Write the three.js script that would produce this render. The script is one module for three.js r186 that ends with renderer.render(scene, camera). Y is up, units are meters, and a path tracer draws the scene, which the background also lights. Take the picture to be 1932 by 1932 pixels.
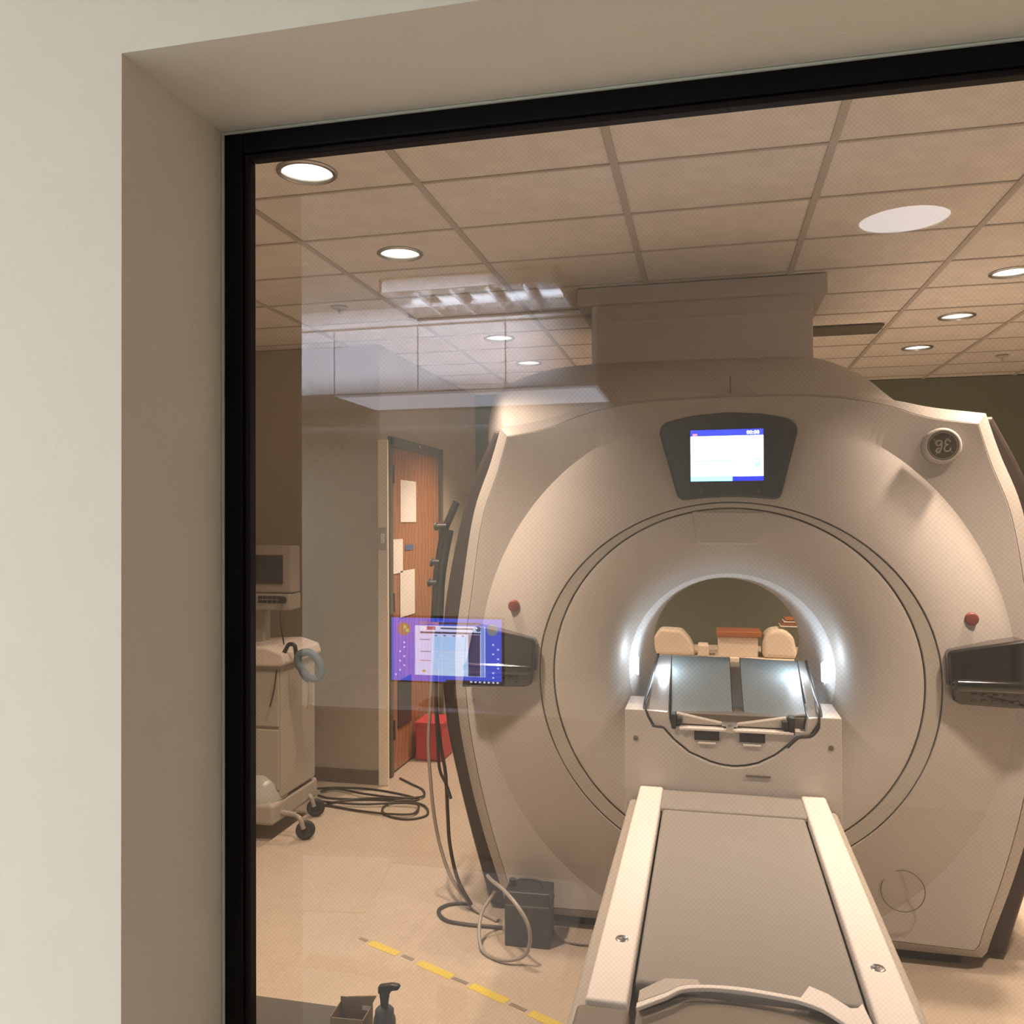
import * as THREE from 'three';
import { RoundedBoxGeometry } from 'three/addons/geometries/RoundedBoxGeometry.js';
import { mergeGeometries, toCreasedNormals } from 'three/addons/utils/BufferGeometryUtils.js';
import { RectAreaLightUniformsLib } from 'three/addons/lights/RectAreaLightUniformsLib.js';

// ---------------------------------------------------------------- camera, exposure, lights' constants
const scene = new THREE.Scene();
scene.background = new THREE.Color(0x000000);
const camera = new THREE.PerspectiveCamera(2 * Math.atan(966 / 1602.25) * 180 / Math.PI, 1, 0.05, 40);
camera.position.set(0, 1.6, 0);
camera.rotation.order = 'YXZ';
camera.rotation.set(0.0108, 0.2275, -0.0043);
scene.add(camera);
RectAreaLightUniformsLib.init();
const renderer = new THREE.WebGLRenderer({ antialias: true });
renderer.toneMapping = THREE.LinearToneMapping;
renderer.toneMappingExposure = 1.09;
renderer.shadowMap.enabled = true;
const WARM = new THREE.Color().setRGB(1, 0.755, 0.58);
const DOWN = 17;                       // candela of one MRI-room downlight
const CONTROL = new THREE.Color().setRGB(1, 0.98, 0.915);
const UNSEEN_PANEL = 27;                     // nits of the control-room ceiling panels that stand out of view
const CEIL = 2.68, CEIL_C = 2.8;        // ceiling heights: scanner room, control room
const CX = 0.075, CY = 1.02;            // the bore's axis

// ---------------------------------------------------------------- random and textures
function rng(seed) { let s = seed >>> 0; return () => { s = (s + 0x6d2b79f5) >>> 0; let t = Math.imul(s ^ (s >>> 15), 1 | s); t = (t + Math.imul(t ^ (t >>> 7), 61 | t)) ^ t; return ((t ^ (t >>> 14)) >>> 0) / 4294967296; }; }
function valueNoise(n, cells, seed) {   // tileable, n x n, 0..1
  const r = rng(seed), g = Array.from({ length: cells * cells }, () => r()), out = new Float32Array(n * n), f = (t) => t * t * (3 - 2 * t);
  for (let y = 0; y < n; y++) for (let x = 0; x < n; x++) {
    const u = x / n * cells, v = y / n * cells, i = Math.floor(u), j = Math.floor(v), a = f(u - i), b = f(v - j);
    const G = (p, q) => g[(q % cells) * cells + (p % cells)];
    out[y * n + x] = (G(i, j) * (1 - a) + G(i + 1, j) * a) * (1 - b) + (G(i, j + 1) * (1 - a) + G(i + 1, j + 1) * a) * b;
  }
  return out;
}
function dataTex(n, fn, srgb, size) {   // fn(x, y, i) -> [r, g, b] 0..1; repeats every `size` metres
  const d = new Uint8Array(n * n * 4);
  for (let y = 0; y < n; y++) for (let x = 0; x < n; x++) { const i = y * n + x, c = fn(x, y, i); for (let k = 0; k < 3; k++) d[i * 4 + k] = Math.max(0, Math.min(255, c[k] * 255)); d[i * 4 + 3] = c[3] === undefined ? 255 : c[3] * 255; }
  const t = new THREE.DataTexture(d, n, n); t.wrapS = t.wrapT = THREE.RepeatWrapping; t.magFilter = THREE.LinearFilter; t.minFilter = THREE.LinearMipmapLinearFilter; t.generateMipmaps = true;
  if (srgb) t.colorSpace = THREE.SRGBColorSpace;
  if (size) t.repeat.set(1 / size, 1 / size);
  t.needsUpdate = true; return t;
}
function canvasTex(w, h, draw) { const c = document.createElement('canvas'); c.width = w; c.height = h; draw(c.getContext('2d'), w, h); const t = new THREE.CanvasTexture(c); t.colorSpace = THREE.SRGBColorSpace; return t; }
const n1 = valueNoise(256, 64, 1), n2 = valueNoise(256, 16, 2), n3 = valueNoise(256, 6, 3), n4 = valueNoise(256, 128, 4);
const peel = dataTex(256, (x, y, i) => { const v = 0.6 * n1[i] + 0.4 * n2[i]; return [v, v, v]; }, false, 0.35);
const fissure = (() => { const r = rng(9), a = new Float32Array(256 * 256).fill(1); for (let k = 0; k < 1500; k++) { const x = r() * 256, y = r() * 256, l = 1 + r() * 3, an = r() * 6.28; for (let s = 0; s < l; s += .5) { const i = ((Math.floor(y + Math.sin(an) * s) + 256) % 256) * 256 + (Math.floor(x + Math.cos(an) * s) + 256) % 256; a[i] = 0.35 + r() * .3; } } return a; })();
const tileMap = dataTex(256, (x, y, i) => { const v = 0.86 + 0.14 * fissure[i] - 0.05 * n3[i]; return [v, v * .995, v * .985]; }, true, 0.3);
const tileBump = dataTex(256, (x, y, i) => { const v = 0.8 * fissure[i] + .2 * n4[i]; return [v, v, v]; }, false, 0.3);
const floorMap = dataTex(256, (x, y, i) => { const v = 0.92 + 0.015 * n3[i] + 0.015 * n2[i] + 0.05 * n4[i]; return [v, v * .99, v * .975]; }, true, 1.1);
const floorRough = dataTex(256, (x, y, i) => { const v = 0.93 + 0.07 * n2[i]; return [v, v, v]; }, false, 1.7);
const woodMap = dataTex(256, (x, y, i) => { const g = 0.5 + 0.5 * Math.sin(x / 256 * Math.PI * 2 * 9 + 5 * n3[i] + 1.5 * n2[(y >> 3) * 256 + x]); const v = 0.80 + 0.16 * g + 0.06 * n4[((y >> 4) << 8) + x]; return [v, v * .95, v * .88]; }, true, 0.6);
const fabricBump = dataTex(128, (x, y) => { const v = 0.5 + 0.25 * Math.sin(x / 128 * 6.2832 * 16) + 0.25 * Math.sin(y / 128 * 6.2832 * 16); return [v, v, v]; }, false, 0.06);

// ---------------------------------------------------------------- materials (linear base colours)
const mats = new Map();
function std(rgb, rough = 0.6, o = {}) {
  const key = JSON.stringify([rgb, rough, Object.keys(o).map((k) => [k, o[k]?.isTexture ? o[k].uuid : o[k]])]);
  if (!mats.has(key)) { const m = new THREE.MeshPhysicalMaterial({ roughness: rough, ...o }); m.color.setRGB(...rgb); mats.set(key, m); }
  return mats.get(key);
}
function glow(rgb, k, map) { const m = new THREE.MeshStandardMaterial({ color: 0x050505, roughness: .4 }); m.emissive.setRGB(...rgb); m.emissiveIntensity = k; if (map) m.emissiveMap = map; return m; }
const M = {
  control: std([.78, .745, .655], .75, { bumpMap: peel, bumpScale: .0004 }),
  frame: std([.005, .005, .0055], .4, { specularIntensity: .25 }), bead: std([.012, .009, .009], .5, { specularIntensity: .3 }), caulk: std([.62, .66, .58], .6),
  ceil: std([.87, .85, .82], .92, { map: tileMap, bumpMap: tileBump, bumpScale: .0012 }),
  tee: std([.50, .47, .43], .55), plain: std([.72, .71, .68], .8, { bumpMap: peel, bumpScale: .0004 }),
  tan: std([.44, .385, .30], .8, { bumpMap: peel, bumpScale: .0004 }), green: std([.135, .155, .092], .85, { bumpMap: peel, bumpScale: .0004 }),
  floor: std([.52, .455, .37], .27, { map: floorMap, roughnessMap: floorRough }), floorC: std([.30, .29, .27], .7),
  base: std([.16, .125, .085], .6), cream: std([.92, .84, .69], .55), dframe: std([.11, .09, .055], .5),
  door: std([.44, .21, .09], .42, { map: woodMap }),
  shell: std([.46, .435, .405], .55), rim: std([.38, .36, .33], .42),
  ring: std([.41, .39, .35], .5), inner: std([.48, .455, .42], .4), tunnel: std([.74, .74, .74], .32), seam: std([.13, .11, .085], .8),
  brown: std([.032, .021, .016], .5), kick: std([.03, .022, .018], .6), rear: std([.55, .51, .48], .5),
  gloss: std([.008, .007, .007], .1, { clearcoat: .6, clearcoatRoughness: .05 }), keys: std([.05, .043, .042], .35),
  bezel: std([.022, .027, .036], .22), red: std([.19, .045, .032], .45), badge: std([.2, .2, .2], .4),
  tableWhite: std([.72, .69, .65], .4), tableGrey: std([.235, .225, .205], .75, { bumpMap: fabricBump, bumpScale: .0003 }), tableDark: std([.17, .15, .12], .55),
  pad: std([.20, .235, .24], .5), mech: std([.42, .39, .34], .5), chrome: std([.75, .73, .70], .18, { metalness: 1 }), slot: std([.012, .01, .01], .7),
  black: std([.018, .017, .017], .4), rubber: std([.02, .02, .02], .7), cable: std([.035, .024, .014], .5), clear: std([.31, .28, .24], .35),
  cart: std([.34, .31, .255], .5), paper: std([.80, .76, .70], .8), blue: std([.08, .13, .28], .6), bin: std([.50, .05, .06], .5), cuff: std([.09, .12, .16], .6),
  card: std([.30, .22, .13], .8), pump: std([.09, .105, .10], .35), yellow: std([.60, .49, .09], .5), tapeGrey: std([.22, .19, .15], .6),
  foam: std([.68, .58, .45], .85), rust: std([.34, .11, .03], .6), steel: std([.55, .55, .55], .3, { metalness: .9 }), white: std([.80, .80, .79], .5),
};

// ---------------------------------------------------------------- building blocks
const used = new Map();
function numbered(name) { const k = used.get(name) || 0; used.set(name, k + 1); return k ? name + '_' + String(k).padStart(3, '0') : name; }
function metricUV(g) {                  // box-mapped uv in metres
  if (g.index) g = g.toNonIndexed();
  const p = g.attributes.position, uv = new Float32Array(p.count * 2), a = new THREE.Vector3(), b = new THREE.Vector3(), c = new THREE.Vector3();
  for (let i = 0; i < p.count; i += 3) {
    a.fromBufferAttribute(p, i); b.fromBufferAttribute(p, i + 1).sub(a); c.fromBufferAttribute(p, i + 2).sub(a); b.cross(c);
    const x = Math.abs(b.x), y = Math.abs(b.y), z = Math.abs(b.z), [s, t] = x >= y && x >= z ? ['z', 'y'] : y >= z ? ['x', 'z'] : ['x', 'y'];
    for (let k = 0; k < 3; k++) { a.fromBufferAttribute(p, i + k); uv[(i + k) * 2] = a[s]; uv[(i + k) * 2 + 1] = a[t]; }
  }
  g.setAttribute('uv', new THREE.BufferAttribute(uv, 2)); return g;
}
function clean(g) { g = g.index ? g.toNonIndexed() : g; for (const k of Object.keys(g.attributes)) if (!['position', 'normal', 'uv'].includes(k)) g.deleteAttribute(k); return g; }
function mesh(name, geo, mat, parent = scene) {
  const list = Array.isArray(geo) ? geo : [geo];
  let g = list.length > 1 ? mergeGeometries(list.map(clean)) : list[0];
  if (mat.bumpMap || (mat.map && !mat.userData.print)) g = metricUV(g);
  const m = new THREE.Mesh(g, mat); m.name = parent === scene ? numbered(name) : name; m.castShadow = m.receiveShadow = true; parent.add(m); return m;
}
function thing(name, label, category, pos = [0, 0, 0], turn = 0, group) { const o = new THREE.Group(); o.name = numbered(name); o.position.set(...pos); o.rotation.y = turn; o.userData = { label, category }; if (group) o.userData.group = group; scene.add(o); return o; }
function tag(o, label, category, group) { Object.assign(o.userData, { label, category }); if (group) o.userData.group = group; return o; }
function struct(name, geo, mat, label) { const o = geo ? mesh(name, geo, mat) : new THREE.Group(); if (!geo) { o.name = numbered(name); scene.add(o); } o.userData.kind = 'structure'; if (label) o.userData.label = label; return o; }
function bx(x0, x1, y0, y1, z0, z1, r = .004, seg = 2) {     // a rounded box from its extents
  const w = Math.abs(x1 - x0), h = Math.abs(y1 - y0), d = Math.abs(z1 - z0); r = Math.min(r, w / 2.01, h / 2.01, d / 2.01);
  return (r > 0 ? new RoundedBoxGeometry(w, h, d, seg, r) : new THREE.BoxGeometry(w, h, d)).translate((x0 + x1) / 2, (y0 + y1) / 2, (z0 + z1) / 2);
}
const V = (p) => new THREE.Vector3(...p);
function tube(pts, r, n, seg = 8, closed = false) { return new THREE.TubeGeometry(new THREE.CatmullRomCurve3(pts.map(V), closed, 'centripetal'), n || pts.length * 6, r, seg, closed); }
function shape(pts, radius = 0) {       // polygon with rounded corners
  const s = new THREE.Shape(), n = pts.length;
  if (!radius) return new THREE.Shape(pts.map((p) => new THREE.Vector2(...p)));
  pts.forEach((p, i) => {
    const a = new THREE.Vector2(...pts[(i + n - 1) % n]), b = new THREE.Vector2(...p), c = new THREE.Vector2(...pts[(i + 1) % n]), r = Array.isArray(radius) ? radius[i] : radius;
    const u = a.clone().sub(b), w = c.clone().sub(b), k = Math.min(r, u.length() / 2.05, w.length() / 2.05); u.setLength(k).add(b); w.setLength(k).add(b);
    i ? s.lineTo(u.x, u.y) : s.moveTo(u.x, u.y); s.quadraticCurveTo(b.x, b.y, w.x, w.y);
  });
  s.closePath(); return s;
}
function slab(sh, z0, z1, bevel = .004, seg = 2, curve = 12) { // extruded from z0 (front) back to z1
  const d = z0 - z1, b = Math.min(bevel, d / 2.2);
  return new THREE.ExtrudeGeometry(sh, { depth: Math.max(1e-4, d - 2 * b), bevelEnabled: b > 0, bevelThickness: b, bevelSize: b, bevelOffset: -b, bevelSegments: seg, curveSegments: curve }).translate(0, 0, z1 + b);
}
function cyl(r0, r1, h, at, axis = 'y', n = 32) { const g = new THREE.CylinderGeometry(r0, r1, h, n); if (axis === 'z') g.rotateX(Math.PI / 2); if (axis === 'x') g.rotateZ(Math.PI / 2); return g.translate(...at); }
function lathe(pts, at, axis = 'y', n = 40) { const g = new THREE.LatheGeometry(pts.map((p) => new THREE.Vector2(...p)), n); if (axis === 'z') g.rotateX(Math.PI / 2); return g.translate(...at); }
function gridGeo(rows, closed, crease) {  // rows of [x,y,z]; strips between consecutive rows
  const n = rows[0].length, pos = rows.flat(2), idx = [];
  for (let i = 0; i < rows.length - 1; i++) for (let j = 0; j < (closed ? n : n - 1); j++) { const a = i * n + j, b = i * n + (j + 1) % n, c = a + n, d = b + n; idx.push(a, c, b, b, c, d); }
  let g = new THREE.BufferGeometry(); g.setAttribute('position', new THREE.Float32BufferAttribute(pos, 3)); g.setIndex(idx);
  g.setAttribute('uv', new THREE.Float32BufferAttribute(new Float32Array(pos.length / 3 * 2), 2));
  if (crease) return toCreasedNormals(g, crease);
  g.computeVertexNormals(); return g;
}

// ================================================================ THE SETTING
// wall with the observation window: opening x -0.774..1.62, y 0.60..2.239, control side at z = -1, scanner side at z = -1.3
const OX0 = -.774, OX1 = 1.62, OY0 = .60, OY1 = 2.239, ZW = -1.0, ZR = -1.30;
{
  const s = shape([[-5.12, 0], [3.12, 0], [3.12, CEIL_C], [-5.12, CEIL_C]]), h = new THREE.Path([[OX0, OY0], [OX1, OY0], [OX1, OY1], [OX0, OY1]].map((p) => new THREE.Vector2(...p)));
  s.holes.push(h);
  struct('wall_front', slab(s, ZW, ZR, 0), M.control, 'cream painted wall around the recessed observation window');
}
// scanner room shell
struct('floor', bx(-3.42, 3.12, -.12, 0, ZR, -7.2, 0), M.floor, 'beige glossy vinyl floor of the scanner room');
struct('wall_left', bx(-3.42, -3.3, 0, CEIL, ZR, -4.87, 0), M.tan);
struct('wall_left_end', bx(-3.42, -1.955, 0, CEIL, -4.87, -4.99, 0), M.tan, 'tan wall facing the window left of the wooden door');
{
  const s = shape([[-7.05, 0], [-6.06, 0], [-6.06, 2.09], [-5.02, 2.09], [-5.02, 0], [-4.99, 0], [-4.99, CEIL], [-7.05, CEIL]]);
  const g = new THREE.ExtrudeGeometry(s, { depth: .14, bevelEnabled: false }).rotateY(-Math.PI / 2).translate(-1.955, 0, 0);   // shape x -> z
  g.computeVertexNormals(); struct('wall_left_side', g, M.tan, 'tan wall receding behind the wooden door');
}
struct('wall_right', bx(3.0, 3.12, 0, CEIL, ZR, -7.05, 0), M.tan);
struct('wall_back', bx(-3.42, 3.12, 0, CEIL, -7.05, -7.2, 0), M.green, 'dark olive green back wall behind the scanner');
struct('baseboard_left', bx(-3.29, -1.955, 0, .085, -4.858, -4.87, .003), M.base, 'dark cove base along the foot of the tan wall');
struct('baseboard_back', bx(-1.95, 3.0, 0, .085, -7.038, -7.05, .003), M.base);
const LAMPS = [   // scanner-room downlights: x, z, label, share of the light
  [-1.205, -2.41, 'large bright round downlight in the upper left of the tiled ceiling'],
  [-1.208, -3.233, 'bright round downlight second from the window in the left row', .62],
  [-1.20, -4.87, 'small bright downlight third in the left row, left of the ceiling duct', .3],
  [-1.195, -5.69, 'smallest downlight at the far end of the left row'],
  [1.31, -3.30, 'nearest downlight of the right row, beyond the right edge of the picture'],
  [1.305, -4.117, 'bright downlight cut by the right edge of the picture'],
  [1.298, -4.942, 'bright oval downlight in the middle of the right row'],
  [1.29, -5.787, 'farthest downlight of the right row above the green wall'],
  [1.31, -2.45, 'downlight above the right end of the window'],
];
// suspended ceiling: slab, tees, tiles
const ceiling = struct('ceiling', null, null, 'suspended ceiling of speckled acoustic tiles over the scanner');
mesh('ceiling_deck', bx(-3.42, 3.12, CEIL + .03, CEIL + .1, ZR, -7.2, 0), M.plain, ceiling);
const TW = .628, TD = .4322, TX0 = -.90, TZ0 = -2.141;
{
  const xs = [], zs = [];
  for (let i = -4; i <= 7; i++) { const x = TX0 + i * TW; if (x > -3.3 && x < 3.0) xs.push(x); }
  for (let j = -2; j <= 12; j++) { const z = TZ0 - j * TD; if (z < ZR && z > -7.05) zs.push(z); }
  for (const x of xs) mesh('ceiling_tee', [bx(x - .012, x + .012, CEIL - .001, CEIL + .004, ZR, -7.05, .001, 1), bx(x - .002, x + .002, CEIL, CEIL + .03, ZR, -7.05, 0)], M.tee, ceiling);
  for (const z of zs) mesh('ceiling_cross_tee', bx(-3.3, 3.0, CEIL, CEIL + .005, z - .006, z + .006, .001, 1), M.tee, ceiling);
  const ex = [-3.3, ...xs, 3.0], ez = [ZR, ...zs, -7.05], cache = new Map(), r = rng(5);
  const tints = [0, 1, 2].map((k) => { const m = M.ceil.clone(); m.color.multiplyScalar(1 - k * .025); return m; });
  for (let i = 0; i < ex.length - 1; i++) for (let j = 0; j < ez.length - 1; j++) {
    const w = ex[i + 1] - ex[i] - .006, d = ez[j] - ez[j + 1] - .004; if (w < .02 || d < .02) continue;
    const key = w.toFixed(3) + d.toFixed(3);
    if (!cache.has(key)) cache.set(key, metricUV(bx(-w / 2, w / 2, 0, .016, -d / 2, d / 2, .003, 1)));
    const cx = (ex[i] + ex[i + 1]) / 2, cz = (ez[j] + ez[j + 1]) / 2, lamp = LAMPS.find(([x, z]) => Math.abs(x - cx) < w / 2 && Math.abs(z - cz) < d / 2);
    let tg = cache.get(key);
    if (lamp) { const sh = shape([[-w / 2, -d / 2], [w / 2, -d / 2], [w / 2, d / 2], [-w / 2, d / 2]]), ho = new THREE.Path(); ho.absarc(lamp[0] - cx, -(lamp[1] - cz), .081, 0, Math.PI * 2, true); sh.holes.push(ho); tg = metricUV(new THREE.ExtrudeGeometry(sh, { depth: .016, bevelEnabled: false, curveSegments: 40 }).rotateX(-Math.PI / 2)); }
    const t = new THREE.Mesh(tg, tints[Math.floor(r() * 3)]); t.name = 'ceiling_tile'; t.receiveShadow = t.castShadow = true;
    t.position.set((ex[i] + ex[i + 1]) / 2, CEIL + .0045 + r() * .001, (ez[j] + ez[j + 1]) / 2); ceiling.add(t);
  }
}
// control room shell (in front of the window; seen as its reflection in the glass)
struct('floor', bx(-5.12, 3.12, -.12, 0, 2.6, ZW, 0), M.floorC, 'grey floor of the control room');
struct('ceiling', bx(-5.12, 3.12, CEIL_C, CEIL_C + .1, 2.6, ZR, 0), M.plain, 'white ceiling of the control room');
struct('wall_control_left', bx(-5.12, -5.0, 0, CEIL_C, 2.6, ZW, 0), M.control);
struct('wall_control_right', bx(3.0, 3.12, 0, CEIL_C, 2.6, ZW, 0), M.control);
struct('wall_control_back', bx(-5.12, 3.12, 0, CEIL_C, 2.6, 2.72, 0), M.control);

// ---------------------------------------------------------------- window: black frame, inner bead, laminated pane with a shielding mesh
{
  const w = struct('window_1', null, null, 'observation window with black frame and shielded glass');
  const X0 = OX0 + .002, X1 = OX1 - .002, Y0 = OY0 + .002, Y1 = OY1 - .002, f = .034, zf = -1.245, zb = -1.274;
  const bars = (name, x0, x1, y0, y1, t, z0, z1, m, r) => {
    mesh(name, bx(x0, x0 + t, y0, y1, z0, z1, r), m, w); mesh(name, bx(x1 - t, x1, y0, y1, z0, z1, r), m, w);
    mesh(name, bx(x0 + t, x1 - t, y1 - t, y1, z0, z1, r), m, w); mesh(name, bx(x0 + t, x1 - t, y0, y0 + t, z0, z1, r), m, w);
  };
  bars('frame_bar', X0, X1, Y0, Y1, f, zf, zb, M.frame, .003);
  bars('glazing_bead', X0 + f, X1 - f, Y0 + f, Y1 - f, .010, zf - .006, zb + .002, M.bead, .003);
  bars('caulk_bead', OX0 + .0005, OX1 - .0005, OY0 + .0005, OY1 - .0005, .004, zf + .004, zf - .004, M.caulk, .0015);
  const pw = X1 - X0 - 2 * f - .01, ph = Y1 - Y0 - 2 * f - .01, px = (X0 + X1) / 2, py = (Y0 + Y1) / 2;
  const pane = new THREE.MeshPhysicalMaterial({ color: 0xffffff, roughness: 0, transmission: 1, thickness: 0, ior: 1.85, metalness: 0 });
  mesh('glass_pane', new THREE.PlaneGeometry(pw, ph).translate(px, py, -1.262), pane, w);
  const weave = dataTex(128, (x, y) => { const a = Math.sin((x + y) / 128 * 6.2832 * 8), b = Math.sin((x - y) / 128 * 6.2832 * 8), v = .115 + .028 * a + .028 * b + .09 * (n4[(y * 2 % 256) * 256 + x * 2 % 256] - .5); return [v, v, v]; }, false, .062);
  const mm = new THREE.MeshStandardMaterial({ roughness: .7, alphaMap: weave, transparent: true, depthWrite: false }); mm.color.setRGB(.19, .145, .115);
  mesh('shielding_mesh', metricUV(new THREE.PlaneGeometry(pw, ph).translate(px, py, -1.268)), mm, w);
}

// ---------------------------------------------------------------- control room: what the glass reflects, and lamps out of view
{ // louvred troffer
  const x0 = -1.58, x1 = -.68, z0 = 1.40, z1 = 1.93, t = thing('ceiling_light', 'reflected fluorescent ceiling fixture with curved louvres in the control room', 'light');
  mesh('housing', [bx(x0, x1, CEIL_C - .07, CEIL_C, z0, z0 + .02), bx(x0, x1, CEIL_C - .07, CEIL_C, z1 - .02, z1), bx(x0, x0 + .02, CEIL_C - .07, CEIL_C, z0, z1), bx(x1 - .02, x1, CEIL_C - .07, CEIL_C, z0, z1), bx(x0, x1, CEIL_C - .012, CEIL_C, z0, z1)], M.white, t);
  const lou = std([.9, .9, .92], .22, { metalness: 1 });
  for (let k = 1; k < 5; k++) { const x = x0 + (x1 - x0) * k / 5; const s = new THREE.Shape(); s.moveTo(x - .003, CEIL_C - .085); s.quadraticCurveTo(x - .006, CEIL_C - .05, x - .035, CEIL_C - .036); s.lineTo(x + .035, CEIL_C - .036); s.quadraticCurveTo(x + .006, CEIL_C - .05, x + .003, CEIL_C - .085); mesh('louvre', new THREE.ExtrudeGeometry(s, { depth: z1 - z0 - .05, bevelEnabled: false }).translate(0, 0, z0 + .025), lou, t); }
  mesh('louvre', bx(x0 + .02, x1 - .02, CEIL_C - .085, CEIL_C - .035, (z0 + z1) / 2 - .003, (z0 + z1) / 2 + .003, .001), lou, t);
  for (let k = 0; k < 2; k++) mesh('lamp_tube', cyl(.012, .012, x1 - x0 - .08, [(x0 + x1) / 2, CEIL_C - .02, z0 + (z1 - z0) * (k * .5 + .25)], 'x', 12), glow([.80, .88, 1], 26), t);
}
for (const [x, z, l] of [[-3.3, 1.45, 'unseen ceiling panel light lighting the window wall from the left part of the control room, nearer the middle'], [-4.3, 1.45, 'unseen ceiling panel light lighting the window wall from the far left of the control room']]) {  // panels out of view, placed to light the window wall from the left
  const t = thing('ceiling_light', l, 'light', [x, CEIL_C, z]);
  mesh('frame', [bx(-.32, .32, -.03, 0, -.62, -.60), bx(-.32, .32, -.03, 0, .60, .62), bx(-.32, -.30, -.03, 0, -.6, .6), bx(.30, .32, -.03, 0, -.6, .6)], M.white, t);
  mesh('diffuser', bx(-.30, .30, -.022, -.012, -.6, .6, .002), glow([1, .99, .97], 3), t);
  const a = new THREE.RectAreaLight(CONTROL, UNSEEN_PANEL, .6, 1.2); a.position.set(x, CEIL_C - .024, z); a.rotation.x = -Math.PI / 2; scene.add(a);
}
{ // spotlight out of view, placed to light the reflected wall cabinets
  const t = thing('unseen_spotlight', 'small unseen ceiling spotlight in the control room, placed out of view to light the wall cabinets', 'light', [-1.45, CEIL_C, -.15]);
  mesh('mount', [cyl(.045, .045, .02, [0, -.01, 0], 'y', 24), cyl(.008, .008, .05, [0, -.04, 0], 'y', 12)], M.white, t);
  mesh('lamp_head', lathe([[.012, -.05], [.03, -.045], [.036, .05], [.032, .05], [.027, -.04]], [0, 0, 0], 'y', 28).rotateX(1.42).translate(0, -.085, 0), M.white, t);
  mesh('bulb', new THREE.SphereGeometry(.016, 16, 12).translate(0, -.092, .03), glow([.9, .94, 1], 6), t);
  mesh('unseen_beam_flap', bx(-.14, .14, -.22, -.1120, .178, .182, .001), M.black, t); mesh('unseen_beam_flap', bx(-.14, .14, -.088, -.005, .178, .182, .001), M.black, t);  // unseen flaps, set to keep the beam on the cabinet fronts
  const l = new THREE.SpotLight(new THREE.Color().setRGB(.80, .84, 1), 95, 0, .50, .5, 2); l.position.set(-1.45, CEIL_C - .092, -.09); l.target.position.set(-1.75, 2.52, 2.17); l.castShadow = true; l.shadow.radius = .25; scene.add(l, l.target);
}
{ // round opal downlight
  const t = thing('ceiling_light', 'pale round opal ceiling light reflected over the right of the window', 'light', [.764, CEIL_C, 1.105]);
  mesh('trim_ring', lathe([[.168, 0], [.186, 0], [.186, -.008], [.17, -.014], [.166, -.006]], [0, 0, 0]), M.white, t);
  mesh('diffuser', lathe([[0, -.010], [.10, -.009], [.168, -.004]], [0, 0, 0]), glow([.95, .95, 1], 4.6), t);
  const l = new THREE.SpotLight(CONTROL, .4, 0, 1.2, .8, 2); l.position.set(.764, CEIL_C - .03, 1.105); l.target.position.set(.764, 0, 1.105); l.castShadow = true; l.shadow.radius = 7; scene.add(l, l.target);
}
{ // wall cabinets; a glowing sheet stands in for light falling on their underside
  const t = thing('wall_cabinet', 'pale overhead cabinets reflected in the upper left glass, with a glowing sheet for their lit underside', 'cabinet');
  mesh('cabinet_body', bx(-3.1, -.57, 2.325, 2.70, 2.01, 2.6), M.plain, t);
  mesh('soffit', bx(-3.1, -.57, 2.70, CEIL_C, 1.96, 2.6), M.white, t);
  for (let k = -2; k < 3; k++) mesh('cabinet_door', bx(-2.087 + k * .506, -1.587 + k * .506, 2.33, 2.695, 1.99, 2.01), std([.56, .56, .56], .5), t);
  mesh('underside_glow', bx(-2.08, -.58, 2.318, 2.325, 2.0, 2.59, .001), glow([.84, .87, 1], 1.2), t);
  const l = new THREE.RectAreaLight(new THREE.Color().setRGB(.84, .87, 1), 1.2, 1.48, .57); l.position.set(-1.33, 2.314, 2.295); l.rotation.x = -Math.PI / 2; scene.add(l);  // area light paired with the glow that stands for the lit underside
}
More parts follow.
